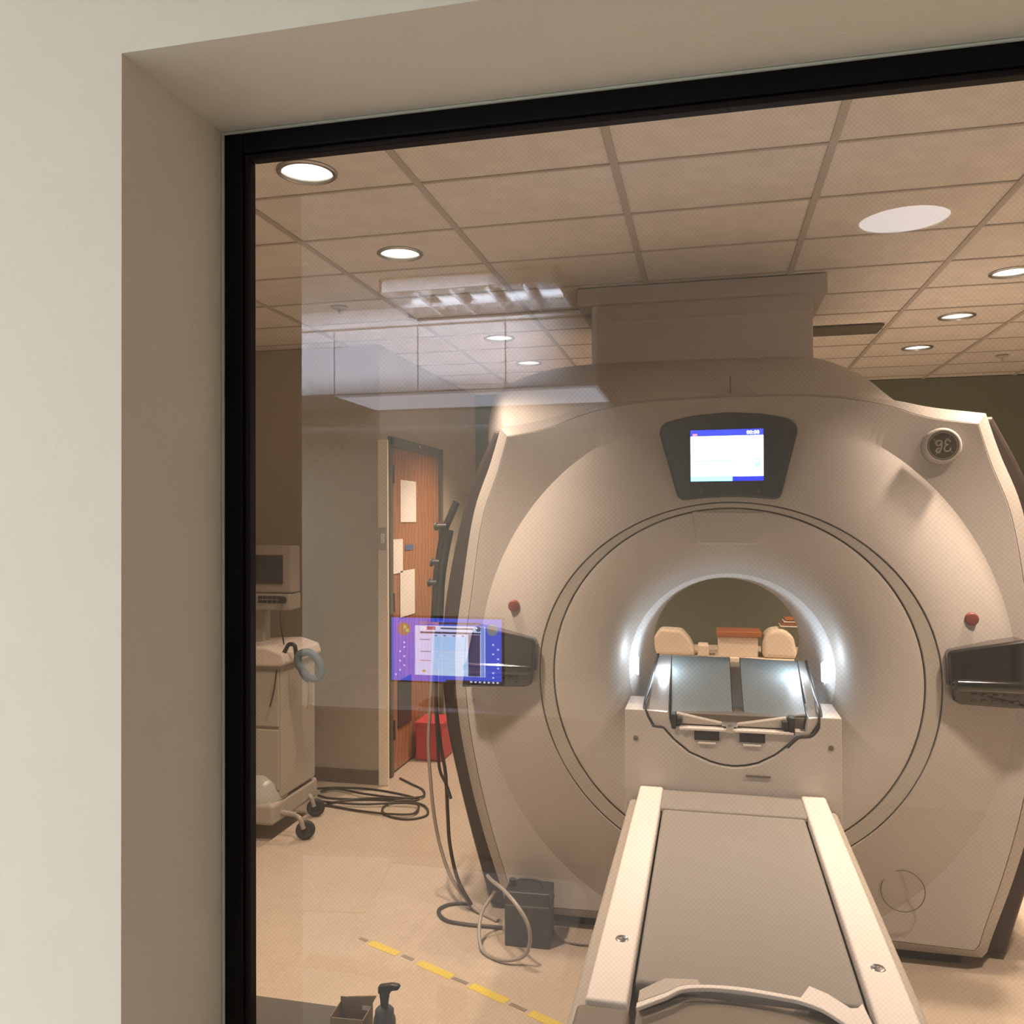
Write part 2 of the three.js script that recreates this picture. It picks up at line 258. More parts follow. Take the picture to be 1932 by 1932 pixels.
{ // desk behind the photographer with the monitor that shows up mirrored in the pane
  const d = thing('desk', 'control room desk under the reflected computer monitor', 'desk', [-1.26, 0, 1.75]);
  mesh('desktop', bx(-.8, .8, .67, .70, -.42, .42), M.mech, d);
  for (const sx of [-1, 1]) mesh('side_panel', bx(sx * .78 - .015, sx * .78 + .015, 0, .67, -.40, .40), M.mech, d);
  mesh('front_panel', bx(-.765, .765, .02, .67, -.39, -.37), M.mech, d);
  const m = thing('computer_monitor', 'widescreen computer monitor with blue desktop, reflected as a glowing rectangle', 'monitor', [-1.262, .70, 1.47]);
  mesh('casing', bx(-.292, .292, .102, .434, .003, .035, .006), M.black, m);
  mesh('stand', [bx(-.03, .03, .012, .25, .035, .055), bx(-.12, .12, 0, .012, -.06, .12)], M.black, m);
  const tex = canvasTex(512, 288, (c, w, h) => {
    c.fillStyle = '#3a55d8'; c.fillRect(0, 0, w, h);
    c.fillStyle = '#10151f'; c.fillRect(0, h - 10, w * .5, 10); c.fillStyle = '#d5dcff'; for (let k = 0; k < 7; k++) c.fillRect(14 + k * 20, h - 9, 10, 8);
    c.fillStyle = '#cfd9ff'; c.fillRect(74, 34, 326, 226);
    c.fillStyle = '#20233c'; c.fillRect(96, 18, 280, 9); c.fillStyle = '#8f6fa8'; c.fillRect(290, 16, 90, 12);
    c.fillStyle = '#e9eeff'; c.fillRect(104, 36, 270, 20); c.fillStyle = '#4b4f78'; c.fillRect(130, 42, 150, 8); c.fillStyle = '#a34d6a'; c.fillRect(304, 38, 40, 16); c.fillStyle = '#585c7c'; c.beginPath(); c.arc(106, 46, 12, 0, 7); c.fill();
    c.fillStyle = '#2b2e4e'; c.fillRect(96, 62, 280, 8);
    c.fillStyle = '#3a3560'; c.fillRect(98, 72, 54, 186);
    c.fillStyle = '#7e9ee8'; c.fillRect(78, 34, 16, 224);
    c.fillStyle = '#b4dcff'; c.fillRect(154, 84, 160, 60); c.fillStyle = '#c3e4ff'; c.fillRect(154, 150, 160, 108);
    c.fillStyle = '#70749c'; for (let k = 0; k < 4; k++) c.fillRect(170 + k * 42, 76, 12, 6);
    c.fillRect(330, 96, 46, 4); c.fillRect(326, 150, 50, 4); c.fillStyle = '#b25a76'; c.fillRect(326, 192, 50, 3); c.fillStyle = '#b9a65a'; c.fillRect(350, 236, 14, 10);
    c.fillStyle = '#99a9ff'; for (let k = 0; k < 9; k++) c.fillRect(150, 92 + k * 17, 180, 1);
    c.fillStyle = '#8a6a5a'; c.beginPath(); c.arc(452, 52, 30, 0, 7); c.fill(); c.fillStyle = '#8fbf5a'; c.fillRect(440, 34, 14, 16); c.fillRect(428, 52, 16, 14);
    c.fillStyle = '#7b8691'; c.beginPath(); c.arc(42, 48, 26, 0, 7); c.fill(); c.fillStyle = '#a9774a'; c.fillRect(38, 38, 10, 18);
    c.fillStyle = '#cdd6ff'; const r = rng(3); for (let k = 0; k < 16; k++) { const right = k % 2; c.fillRect(right ? 446 + Math.floor(r() * 3) * 20 : 12 + Math.floor(r() * 2) * 22, 110 + Math.floor(k / 2) * 21, 9, 8); }
  });
  const sm = glow([1, 1, 1.1], 7, tex); sm.userData.print = true;
  mesh('screen', new THREE.PlaneGeometry(.566, .312).rotateY(Math.PI).translate(0, .268, .0015), sm, m);
}
{ // console desk under the window on the control side, with a rounded corner
  const t = thing('console_desk', 'pale console desk with rounded corner below the window, seen as a reflection', 'desk');
  const s = shape([[-2.4, .98], [-2.4, .52], [-.27, .52], [-.27, .98]], [.01, .01, .11, .01]);
  mesh('desktop', slab(s, 0, -.03, .006).rotateX(-Math.PI / 2).translate(0, .75, 0), M.white, t);
  for (const x of [-2.3, -.5]) mesh('leg', bx(x - .025, x + .025, 0, .72, -.93, -.88), M.black, t);
  for (const [i, p] of [[-1.1, -.72, .2], [-.86, -.66, -.15]].entries()) {
    const o = mesh('paper_sheet', bx(-.105, .105, 0, .0012, -.148, .148, 0), M.paper); o.position.set(p[0], .751 + i * .0005, p[1]); o.rotation.y = p[2];
    tag(o, i ? 'white paper sheet lying on the right of the console desk' : 'white paper sheet lying turned on the left of the console desk', 'paper');
  }
}

// ================================================================ SCANNER-ROOM LIGHTS
const dl = [];
function downlight(x, z, label, k = 1) {
  const t = thing('downlight', label, 'light', [x, CEIL, z], 0, 'recessed ceiling downlights');
  mesh('trim_ring', lathe([[.0785, .013], [.080, .013], [.080, .004], [.093, .004], [.093, 0], [.088, -.003], [.0785, -.003], [.0785, .013]], [0, 0, 0]), M.steel, t);
  mesh('diffuser', lathe([[0, .011], [.0785, .011], [.0785, .014]], [0, 0, 0]), glow([1, .87, .70], 2.6), t);
  const l = new THREE.SpotLight(WARM, DOWN * k, 0, .97, 1, 2); l.position.set(x, CEIL - .03, z); l.target.position.set(x, 0, z); l.castShadow = true; l.shadow.radius = 3.5; l.shadow.mapSize.set(1024, 1024); scene.add(l, l.target);
}
for (const l of LAMPS) downlight(...l);

// ================================================================ THE SCANNER
const scanner = thing('mri_scanner', 'large beige MRI scanner with round bore and small screen above it', 'scanner');
// outline of the front cover, half of it: [distance from the axis, height]
const FS = ([x, y]) => V([x * 1.026, 1.6 + (y - 1.6) * 1.026, 0]);   // measured on the ring's plane, standing a little behind it
const side = new THREE.CatmullRomCurve3([[.87, 1.968], [.912, 1.83], [.977, 1.65], [1.033, 1.313], [1.06, 1.10], [1.05, .85], [1.006, .6], [.945, .37], [.865, .13], [.84, .04]].map(FS)).getPoints(48).map((p) => [p.x, Math.max(.04, p.y)]);
const topArc = new THREE.CatmullRomCurve3([[0, 2.085], [.3, 2.073], [.56, 2.036], [.70, 1.998], [.87, 1.968]].map(FS)).getPoints(24).map((p) => [p.x, p.y]);
const half = [...topArc, ...side.slice(1), [.4, .04], [0, .04]];
const outline = [...half, ...half.slice(1, -1).reverse().map(([x, y]) => [-x, y])];
const angles = (() => { const a = []; for (let k = 0; k < 288; k++) a.push(k / 288 * 2 * Math.PI); for (const p of [topArc[24], side[48]]) for (const s of [-1, 1]) a.push((Math.atan2(p[1] - CY, s * p[0]) + 2 * Math.PI) % (2 * Math.PI)); return a.sort((p, q) => p - q); })();
function rOutline(th) { const c = Math.cos(th), s = Math.sin(th); let best = 0; for (let i = 0; i < outline.length; i++) { const [x0, y0] = outline[i], [x1, y1] = outline[(i + 1) % outline.length], ex = x1 - x0, ey = y1 - y0, px = x0, py = y0 - CY, den = c * ey - s * ex; if (Math.abs(den) < 1e-9) continue; const r = (px * ey - py * ex) / den, u = (px * s - py * c) / den; if (r > 0 && u >= -1e-6 && u <= 1 + 1e-6) best = Math.max(best, r); } return best; }
const RO = angles.map(rOutline);
const ell = (th, a, bt, bb = bt) => { const b = Math.sin(th) > 0 ? bt : bb; return a * b / Math.hypot(b * Math.cos(th), a * Math.sin(th)); };
const polar = (fn) => angles.map((th, k) => { const [r, z] = fn(th, k), dx = r * Math.cos(th), y = CY + r * Math.sin(th), up = Math.max(0, y - 1.75), lean = 1.05 * up * up * Math.max(0, 1 - (dx / .86) ** 2); return [CX + dx, y, z - lean]; });   // the upper middle leans back
const ringO = (th) => ell(th, .716, .650, .71), ringI = (th) => ell(th, .655, .622, .655);
const crease = (th, k) => Math.min(ell(th, .974, 1.012), RO[k] - .085);
const inset = (t) => 1 - .9 * smooth(.76, .96, Math.sin(t));
const smooth = (a, b, x) => { const t = Math.min(1, Math.max(0, (x - a) / (b - a))); return t * t * (3 - 2 * t); };
{
  const rows = [];
  rows.push(polar((t, k) => [RO[k] - .012, -3.46]), polar((t, k) => [RO[k], -3.44]), polar((t, k) => [RO[k], -3.335]), polar((t, k) => [RO[k] - .006, -3.325]));
  mesh('cover_edge', gridGeo([...rows, polar((t, k) => [RO[k] - .006 - .046 * inset(t), -3.325 + .028 * inset(t)])], true, .5), M.rim, scanner);
  const face = [polar((t, k) => [RO[k] - .0065 - .046 * inset(t), -3.328 + .026 * inset(t)]), polar((t, k) => [RO[k] - .0085 - .046 * inset(t), -3.324 + .028 * inset(t)])];
  for (let i = 0; i <= 2; i++) face.push(polar((t, k) => { const r0 = RO[k] - .010 - .046 * inset(t), r1 = crease(t, k), z0 = -3.323 + .028 * inset(t); return [r0 + (r1 - r0) * i / 2, z0 + (-3.299 - z0) * i / 2]; }));
  for (let i = 1; i <= 14; i++) face.push(polar((t, k) => { const u = i / 14, p = 1 + .75 * smooth(-.25, .5, Math.sin(t)), r1 = crease(t, k); return [r1 + (ringO(t) - r1) * u, -3.299 + .09 * (1 - Math.pow(1 - u, p))]; }));
  face.push(polar((t) => [ringO(t) - .002, -3.213]), polar((t) => [ringO(t) - .003, -3.25]));
  mesh('front_cover', gridGeo(face, true, .32), M.shell, scanner);
  mesh('trim_ring', gridGeo([polar((t) => [ringO(t) - .0055, -3.25]), polar((t) => [ringO(t) - .0062, -3.215]), polar((t) => [ringO(t) - .008, -3.213]), polar((t) => [ringI(t) + .007, -3.216]), polar((t) => [ringI(t) + .005, -3.218]), polar((t) => [ringI(t) + .0045, -3.25])], true, .5), M.ring, scanner);
  mesh('ring_groove', [gridGeo([polar((t) => [ringO(t) - .001, -3.235]), polar((t) => [ringO(t) - .011, -3.235])], true), gridGeo([polar((t) => [ringI(t) + .011, -3.24]), polar((t) => [ringI(t) - .001, -3.24])], true)], M.seam, scanner);
  const fun = [polar((t) => [ringI(t) + .001, -3.245]), polar((t) => [ringI(t), -3.222]), polar((t) => [ringI(t) - .004, -3.219])];
  for (let i = 1; i <= 16; i++) fun.push(polar((t) => { const u = i / 16, r0 = ringI(t) - .004, r1 = ell(t, .385, .375); return [r0 + (r1 - r0) * u, -3.219 - .10 * Math.pow(u, 2.2) - .06 * Math.pow(u, 8)]; }));
  mesh('bore_flare', gridGeo(fun, true), M.inner, scanner);
  const tun = [];
  for (const [z, a, b] of [[-3.379, .385, .375], [-3.42, .368, .362], [-3.5, .358, .352], [-3.7, .352, .342], [-3.95, .345, .325], [-4.2, .337, .303], [-4.45, .36, .33], [-4.7, .43, .42], [-4.94, .56, .56]]) tun.push(polar((t) => [ell(t, a, b), z]));
  mesh('bore_tunnel', gridGeo(tun, true), M.tunnel, scanner);
}
{ // brown side band, rear magnet body, dome, base
  const bandHalf = new THREE.CatmullRomCurve3([[.94, 1.975], [.965, 1.925], [1.055, 1.72], [1.145, 1.335], [1.17, 1.10], [1.158, .79], [1.11, .55], [1.045, .297], [.965, .02]].map((p) => V([...p, 0]))).getPoints(40).map((p) => [p.x, p.y]);
  for (const s of [-1, 1]) { // each side panel: a curved slab between the front cover and the magnet body
    const pts = [...bandHalf, ...[...bandHalf].reverse().map(([x, y]) => [x - .22, y])].map(([x, y]) => [CX + s * x, y]);
    mesh('side_panel', slab(shape(pts), -3.41, -3.93, .02, 3), M.brown, scanner);
  }
  const T = [[-1.03, 1.93], [-1.03, 2.06], [-1.005, 2.18], [-.95, 2.245], [-.834, 2.293], [-.70, 2.322], [-.526, 2.335], [-.25, 2.338], [-.012, 2.336], [.25, 2.331], [.458, 2.318], [.57, 2.278], [.665, 2.225], [.765, 2.13], [.89, 2.0], [.96, 1.93]];
  const Tc = new THREE.CatmullRomCurve3(T.map((p) => V([...p, 0]))), N = 60, Tp = [...Array(N + 1).keys()].map((i) => Tc.getPoint(i / N));
  const F = Tp.map((p, i) => { const u = (p.x - CX) / 1.105, xx = CX + Math.max(-.888, Math.min(.888, u * .96)), d = Math.abs(xx - CX); let y = 2.085; for (let k = 0; k < topArc.length - 1; k++) if (d >= topArc[k][0] && d <= topArc[k + 1][0] + 1e-6) y = topArc[k][1] + (topArc[k + 1][1] - topArc[k][1]) * (d - topArc[k][0]) / (topArc[k + 1][0] - topArc[k][0]); return V([xx, y - .010, -3.37 - 1.05 * (y - 1.75) ** 2 * Math.max(0, 1 - (d / .86) ** 2)]); });
  const rows = [];
  for (let j = 0; j <= 12; j++) { const v = j / 12, e = Math.sin(v * Math.PI / 2); rows.push(Tp.map((p, i) => [F[i].x + (p.x - F[i].x) * v, F[i].y + (p.y - F[i].y) * (.45 * v + .55 * e), F[i].z + (-3.96 - F[i].z) * v])); }
  for (const z of [-4.2, -4.6, -4.95]) rows.push(Tp.map((p) => [p.x, p.y, z]));
  mesh('dome_cover', gridGeo(rows, false), M.shell, scanner);
  const body = shape([...Tp.map((p) => [p.x, p.y - .012]), [.98, .05], [-.83, .05]]), hole = new THREE.Path(); hole.absellipse(CX, CY, .565, .565, 0, Math.PI * 2, true); body.holes.push(hole);
  mesh('magnet_body', slab(body, -3.955, -4.95, .01, 2, 40), M.rear, scanner);
  mesh('base_plinth', bx(CX - .80, CX + .80, 0, .05, -3.36, -4.9), M.kick, scanner);
  mesh('seam_line', bx(.0875, .0905, 2.11, 2.18, -3.50, -3.56, 0), M.base, scanner);
}
{ // screen above the bore
  const g = new THREE.Group(); g.name = 'display'; scanner.add(g);
  const pts = []; const arc = (x0, x1, y0, h, n) => { for (let i = 0; i <= n; i++) { const u = i / n; pts.push([x0 + (x1 - x0) * u, y0 + h * 4 * u * (1 - u)]); } };
  arc(-.187, .324, 1.958, .038, 4); arc(.252, -.108, 1.672, .013, 4);
  const r = pts.map((p, i) => ([0, 4].includes(i) ? .055 : [5, 9].includes(i) ? .03 : .03));
  mesh('bezel', slab(shape(pts, r), -3.185, -3.29, .012, 3), M.bezel, g);
  const tex = canvasTex(256, 184, (c, w, h) => {
    c.fillStyle = '#f2fbff'; c.fillRect(0, 0, w, h); c.fillStyle = '#2a35c8'; c.fillRect(0, 0, w, 22); c.fillStyle = '#ff7a66'; c.fillRect(8, 13, 16, 7);
    c.fillStyle = '#ffffff'; c.font = 'bold 18px sans-serif'; c.fillText('00:00', 198, 18);
    c.fillStyle = '#8fa8a8'; c.font = '11px sans-serif'; c.fillText('………………  ………  …………', 6, 116); c.fillRect(6, 110, 150, 4);
    c.fillStyle = '#8fd8c8'; c.fillRect(226, 106, 20, 28); c.fillStyle = '#e8fff8'; c.fillRect(231, 112, 9, 9); c.fillStyle = '#8ee0f0'; c.fillRect(0, 166, 150, 18); c.fillStyle = '#1d28c0'; c.fillRect(148, 168, 108, 16);
  });
  const sm = glow([.93, .98, 1.08], 3, tex); sm.userData.print = true;
  mesh('screen', new THREE.PlaneGeometry(.257, .187).translate(.0655, 1.8365, -3.1838), sm, g);
  const l = new THREE.RectAreaLight(new THREE.Color().setRGB(.75, .88, 1), .8, .25, .18); l.position.set(.0655, 1.8365, -3.178); l.rotation.y = Math.PI; scene.add(l);
  for (const x of [-.055, .195]) mesh('button', lathe([[0, .006], [.008, .005], [.009, 0]], [x * .8 + .02, 1.706, -3.184], 'z', 16), M.keys, g);
}
{ // control panels at both sides of the bore
  for (const s of [-1, 1]) {
    const g = new THREE.Group(); g.name = 'control_panel'; scanner.add(g); const fx = (p) => [CX + s * p[0], p[1]];
    const up = [[.718, 1.150], [.966, 1.196], [1.0, 1.035], [.722, 1.030]].map(fx), lo = [[.722, 1.034], [1.0, 1.038], [1.02, .946], [.762, .958], [.738, .972]].map(fx);
    if (s < 0) { up.reverse(); lo.reverse(); }
    mesh('panel_top', slab(shape(up, s > 0 ? [.022, .02, .004, .004] : [.004, .004, .02, .022]), -3.165, -3.27, .014, 4), M.gloss, g);
    const low = slab(shape(lo, .008), 0, -.09, .012, 4).translate(0, -1.032, 0).rotateX(.30).translate(0, 1.032, -3.166);
    mesh('panel_bottom', low, M.gloss, g);
    mesh('panel_ridge', new THREE.CapsuleGeometry(.024, .235, 8, 32).rotateZ(Math.PI / 2).translate(CX + s * .866, 1.034, -3.177), M.gloss, g);
    for (let i = 0; i < 2; i++) for (let j = 0; j < 6; j++) mesh('key', bx(-.009, .009, -.006, .006, -.001, .003, .002).translate(CX + s * (.80 + j * .033), -.032 - i * .022, .0005).rotateX(.30).translate(0, 1.032, -3.166), M.keys, g);
  }
}
{ // badge, indicators, cap, flap
  const b = new THREE.Group(); b.name = 'badge'; scanner.add(b); b.position.set(.805, 1.859, -3.262);
  mesh('badge_rim', lathe([[0, -.03], [.064, -.03], [.064, .004], [.060, .012], [.052, .016], [.051, .010]], [0, 0, 0], 'z').rotateX(0), M.shell, b);
  const tex = canvasTex(256, 256, (c) => {
    c.fillStyle = '#4a463f'; c.fillRect(0, 0, 256, 256); c.strokeStyle = '#9a9488'; c.lineWidth = 7; c.beginPath(); c.arc(128, 128, 116, 0, 7); c.stroke();
    c.lineWidth = 5; for (let k = 0; k < 4; k++) { const a = k * Math.PI / 2 + .4; c.beginPath(); c.arc(128 + 92 * Math.cos(a), 128 + 92 * Math.sin(a), 24, a + 1.2, a + 3.6); c.stroke(); }
    c.strokeStyle = '#a9a294'; c.lineWidth = 12; c.lineCap = 'round';
    c.beginPath(); c.moveTo(112, 86); c.bezierCurveTo(78, 66, 60, 118, 84, 126); c.bezierCurveTo(106, 130, 120, 100, 118, 84); c.bezierCurveTo(118, 130, 116, 170, 92, 184); c.bezierCurveTo(66, 188, 66, 156, 96, 150); c.stroke();
    c.beginPath(); c.moveTo(186, 92); c.bezierCurveTo(176, 68, 140, 76, 146, 106); c.bezierCurveTo(152, 122, 168, 118, 172, 118); c.bezierCurveTo(140, 124, 130, 152, 146, 174); c.bezierCurveTo(164, 186, 186, 172, 188, 152); c.stroke();
  });
  const bm = new THREE.MeshStandardMaterial({ map: tex, roughness: .4, metalness: .2 }); bm.userData.print = true;
  mesh('badge_disc', new THREE.CircleGeometry(.0515, 48).translate(0, 0, .0125), bm, b);
  for (const [x, y] of [[-.742, 1.270], [.886, 1.254]]) mesh('indicator', lathe([[0, .004], [.017, .0035], [.022, .001], [.023, -.02]], [x, y, -3.226], 'z', 24), M.red, scanner);
  mesh('cover_cap', [new THREE.TorusGeometry(.073, .0016, 6, 64).translate(.663, .281, -3.262)], M.seam, scanner);
  const f = shape([[-.062, 1.634], [.200, 1.628], [.176, 1.512], [-.038, 1.512]], .012);
  mesh('ceiling_flap', slab(f, -3.212, -3.26, .006, 3), M.inner, scanner);
}
{ // bore lights
  for (const [x, a] of [[-.288, 0], [.428, 0]]) {
    mesh('bore_light', new THREE.CapsuleGeometry(.008, .062, 6, 12).translate(x, 1.012, -3.475), glow([.9, .95, 1], 14), scanner);
    const l = new THREE.PointLight(new THREE.Color().setRGB(.80, .90, 1), .10, 0, 2); l.position.set(x + (x < 0 ? .11 : -.11), 1.04, -3.40); l.castShadow = true; scanner.parent.add(l);
  }
}
const CUT = [[-.230, .917], [-.222, .893], [-.201, .857], [-.167, .853], [-.13, .811], [-.074, .767], [-.0, .737], [.041, .728], [.082, .725], [.123, .730], [.164, .741], [.226, .775], [.271, .814], [.298, .842], [.342, .849], [.370, .891], [.372, .917]];   // curved gap between pedestal and cradle
{ // pedestal in front of the bore with its curved gap, and the docking face
  const s = shape([[-.300, .02], [.440, .02], [.440, .917], ...[...CUT].reverse(), [-.300, .917]]);
  const g = new THREE.Group(); g.name = 'pedestal'; scanner.add(g);
  mesh('pedestal_face', slab(s, -3.10, -3.34, .002, 2), M.inner, g);
  for (const x of [-.262, .405]) mesh('screw_cap', lathe([[0, .004], [.007, .003], [.009, 0]], [x, .815, -3.099], 'z', 20), M.seam, g);
  mesh('pedestal_slot', bx(.12, .205, .70, .706, -3.094, -3.104, .001), M.seam, g);
}

// ================================================================ CRADLE IN THE BORE WITH TWO PADS
{
  const c = thing('cradle', 'grey sliding patient cradle with slots parked inside the bore', 'cradle');
  const s = []; for (let i = 0; i <= 20; i++) { const u = i / 20 * 2 - 1; s.push([CX + u * .30, .80 - .055 * (1 - u * u)]); } s.push([CX + .30, .835], [CX - .30, .835]);
  mesh('cradle_bed', slab(shape(s), -3.36, -4.75, .01), M.mech, c);
  const inner = CUT.map(([x, y], i) => { const dx = x - .071, dy = y - .93, l = Math.hypot(dx, dy); return [x - dx / l * .007, y - dy / l * .007 - (i % 16 ? 0 : .004)]; });
  mesh('end_plate', slab(shape([...inner, [.335, .909], [.325, .862], [-.135, .862], [-.150, .909]].reverse()), -3.115, -3.36, .002), M.inner, c);
  mesh('end_recess', bx(-.135, .325, .855, .90, -3.16, -3.3, .003), M.seam, c);
  mesh('end_panel', slab(shape([[-.118, .905], [.05, .874], [.09, .874], [.262, .905], [.262, .866], [-.118, .866]], .006), -3.130, -3.16, .004), M.mech, c);
  mesh('cross_bar', bx(-.108, .285, .850, .861, -3.104, -3.122, .004), M.tableWhite, c);
  mesh('latch', [bx(.040, .096, .868, .884, -3.112, -3.135, .004), bx(.055, .082, .848, .874, -3.10, -3.13, .004)], M.chrome, c);
  for (const x of [-.055, .101]) { mesh('slot', bx(x, x + .087, .816, .852, -3.110, -3.2, .002), M.slot, c); mesh('slot_lip', bx(x + .012, x + .075, .803, .810, -3.108, -3.12, .002), M.tableWhite, c); }
  for (const [x0, x1, y0, y1] of [[-.135, -.119, .852, .905], [-.117, -.098, .868, .893], [.268, .288, .850, .910], [.245, .266, .866, .896]]) mesh('bracket', bx(x0, x1, y0, y1, -3.105, -3.16, .004), M.slot, c);
  // side guards: glossy plates beside the pads, each with a dark bumper line
  const guard = std([.24, .235, .225], .25);
  mesh('side_guard', gridGeo([[[-.150, .80, -3.125], [-.226, .86, -3.125]], [[-.148, .906, -3.128], [-.226, .913, -3.128]], [[-.152, 1.053, -3.54], [-.204, 1.046, -3.54]], [[-.152, .80, -3.56], [-.23, .80, -3.56]]], false, .5), guard, c);
  mesh('side_guard', gridGeo([[[.338, .80, -3.125], [.366, .86, -3.125]], [[.336, .906, -3.128], [.368, .913, -3.128]], [[.340, 1.044, -3.54], [.371, 1.037, -3.54]], [[.34, .80, -3.56], [.372, .80, -3.56]]], false, .5), guard, c);
  mesh('bumper', tube([[-.206, 1.050, -3.54], [-.221, .974, -3.30], [-.231, .921, -3.118], [-.223, .893, -3.108], [-.203, .860, -3.106], [-.166, .855, -3.106]], .0058), M.black, c);
  mesh('bumper', tube([[.372, 1.041, -3.54], [.374, .964, -3.30], [.374, .921, -3.118], [.370, .891, -3.106], [.342, .852, -3.104], [.300, .845, -3.104], [.285, .832, -3.104], [.262, .808, -3.104]], .0062), M.black, c);
  // pads: inclined, slightly dished
  const pad = (x0, x1, xf0, xf1, y0, y1, name, label) => {
    const g = [], th = .022; const rows = [];
    const P = (u, v, d) => { const xn = x0 + (x1 - x0) * u, xf = xf0 + (xf1 - xf0) * u, yn = y0 + (y1 - y0) * u, sag = .010 * 4 * v * (1 - v); return [xn + (xf - xn) * v, yn + (1.054 - .010 * u * (x0 > .1 ? 1 : 0) - yn) * v - sag - d, -3.165 - .355 * v - d * .6]; };
    const n = 10;
    rows.push([...Array(n + 1).keys()].map((i) => P(i / n, 0, th))); rows.push([...Array(n + 1).keys()].map((i) => P(i / n, 0, .003)));
    for (let j = 0; j <= n; j++) rows.push([...Array(n + 1).keys()].map((i) => P(.01 + .98 * i / n, .015 + .97 * j / n, 0)));
    rows.push([...Array(n + 1).keys()].map((i) => P(i / n, 1, .003))); rows.push([...Array(n + 1).keys()].map((i) => P(i / n, 1, th)));
    const bottom = [[...Array(n + 1).keys()].map((i) => P(i / n, 1, th)), [...Array(n + 1).keys()].map((i) => P(i / n, 0, th))];
    const sides = [0, 1].map((u) => gridGeo([[...Array(n + 1).keys()].map((j) => P(u, j / n, 0.001)), [...Array(n + 1).keys()].map((j) => P(u, j / n, th))], false));
    tag(mesh(name, [gridGeo(rows, false, .6), gridGeo(bottom, false), ...sides], M.pad), label, 'pad', 'dark teal pads in the bore');
  };
  pad(-.140, .082, -.151, .079, .896, .880, 'coil_pad', 'left one of two dark teal pads leaning in the bore');
  pad(.119, .331, .116, .338, .880, .912, 'coil_pad', 'right one of two dark teal pads leaning in the bore');
}

// ================================================================ PATIENT TABLE
{
  const t = thing('patient_table', 'long grey patient table with white side rails leading to the bore', 'table');
  const H = .65;
  for (const [x0, x1, n] of [[-.247, -.163, 0], [.304, .385, 1]]) mesh('side_rail', [bx(x0, x1, H - .045, H, n ? -1.53 : -1.69, -2.886, .008, 3)], M.tableWhite, t);
  for (const [x0, x1, n] of [[-.247, -.164, 0], [.305, .385, 1]]) mesh('rail_end', bx(x0, x1, H - .045, H - .002, -2.892, -3.092, .008, 3), M.tableWhite, t);
  mesh('mattress', bx(-.157, .297, H - .06, H - .012, -1.80, -2.886, .012, 3), M.tableGrey, t);
  mesh('bridge_pad', bx(-.170, .310, H - .06, H - .010, -2.894, -3.092, .01, 3), M.tableGrey, t);
  mesh('table_seam', bx(-.24, .385, H - .05, H - .02, -2.885, -2.895, 0), M.seam, t);
  for (const [x0, x1] of [[-.285, -.245], [.382, .422]]) mesh('side_skirt', bx(x0, x1, H - .16, H - .05, -1.54, -3.09, .015, 3), M.mech, t);
  mesh('table_body', bx(-.25, .39, H - .20, H - .06, -1.54, -3.09, .01, 2), M.tableDark, t);
  mesh('foot_deck', bx(-.148, .292, H - .06, H - .03, -1.53, -1.80, .006), M.tableDark, t);
  mesh('rail_end_cap', bx(-.262, -.157, H - .07, H - .008, -1.53, -1.688, .012, 3), M.tableDark, t);
  const p = (a) => a.map(([x, z]) => [x, -z]);   // plan shapes (x, -z)
  const arcO = [[-.145, -1.70], [-.088, -1.752], [-.061, -1.781], [-.02, -1.795], [.054, -1.803], [.133, -1.796], [.172, -1.790], [.194, -1.838], [.228, -1.815], [.263, -1.772], [.277, -1.776], [.289, -1.794], [.296, -1.72], [.300, -1.66]];
  const arcI = [[.275, -1.66], [.252, -1.705], [.236, -1.727], [.208, -1.757], [.17, -1.776], [.133, -1.782], [.054, -1.789], [-.02, -1.782], [-.061, -1.766], [-.088, -1.735], [-.145, -1.680]];
  const sm2 = (a) => new THREE.CatmullRomCurve3(a.map(([x, z]) => V([x, 0, z]))).getPoints(60).map((q) => [q.x, q.z]);
  const tr = slab(shape(p([...sm2(arcO.slice(0, 7)), ...arcO.slice(7), ...sm2(arcI)])), 0, -.009, .002).rotateX(-Math.PI / 2).translate(0, H - .002, 0);
  mesh('foot_trim', tr, M.tableWhite, t);
  const wedge = slab(shape(p([[-.144, -1.755], [-.095, -1.812], [-.03, -1.822], [-.02, -1.80], [-.061, -1.79], [-.088, -1.760], [-.144, -1.71]])), 0, -.02, .003).rotateX(-Math.PI / 2).translate(0, H - .006, 0);
  mesh('foot_wedge', wedge, M.mech, t);
  for (const [x, z] of [[-.198, -1.945], [.343, -1.935]]) mesh('rail_knob', lathe([[0, .002], [.005, .0035], [.009, .001], [.013, .0025], [.015, 0]], [x, H + .0003, z], 'y', 24), M.chrome, t);
  const lab = canvasTex(64, 64, (c) => { c.fillStyle = '#6d6048'; c.fillRect(0, 0, 64, 64); c.strokeStyle = '#3b3022'; c.lineWidth = 3; c.strokeRect(4, 4, 56, 56); c.fillStyle = '#1d150d'; c.beginPath(); c.arc(32, 18, 7, 0, 7); c.fill(); c.fillRect(26, 26, 12, 24); c.fillRect(22, 28, 20, 5); c.fillRect(26, 48, 5, 10); c.fillRect(33, 48, 5, 10); });
  const lm = new THREE.MeshStandardMaterial({ map: lab, roughness: .6 }); lm.userData.print = true;
  mesh('warning_label', new THREE.PlaneGeometry(.03, .03).rotateX(-Math.PI / 2).translate(.192, H - .029, -1.70), lm, t);
  mesh('lift_column', bx(-.12, .27, .12, H - .2, -2.0, -2.9, .02), M.mech, t);
  mesh('table_base', bx(-.24, .38, .05, .13, -1.55, -3.05, .03, 3), M.mech, t);
  for (const x of [-.2, .34]) for (const z of [-1.65, -2.95]) mesh('caster', cyl(.045, .045, .03, [x, .045, z], 'x', 24), M.rubber, t);
}

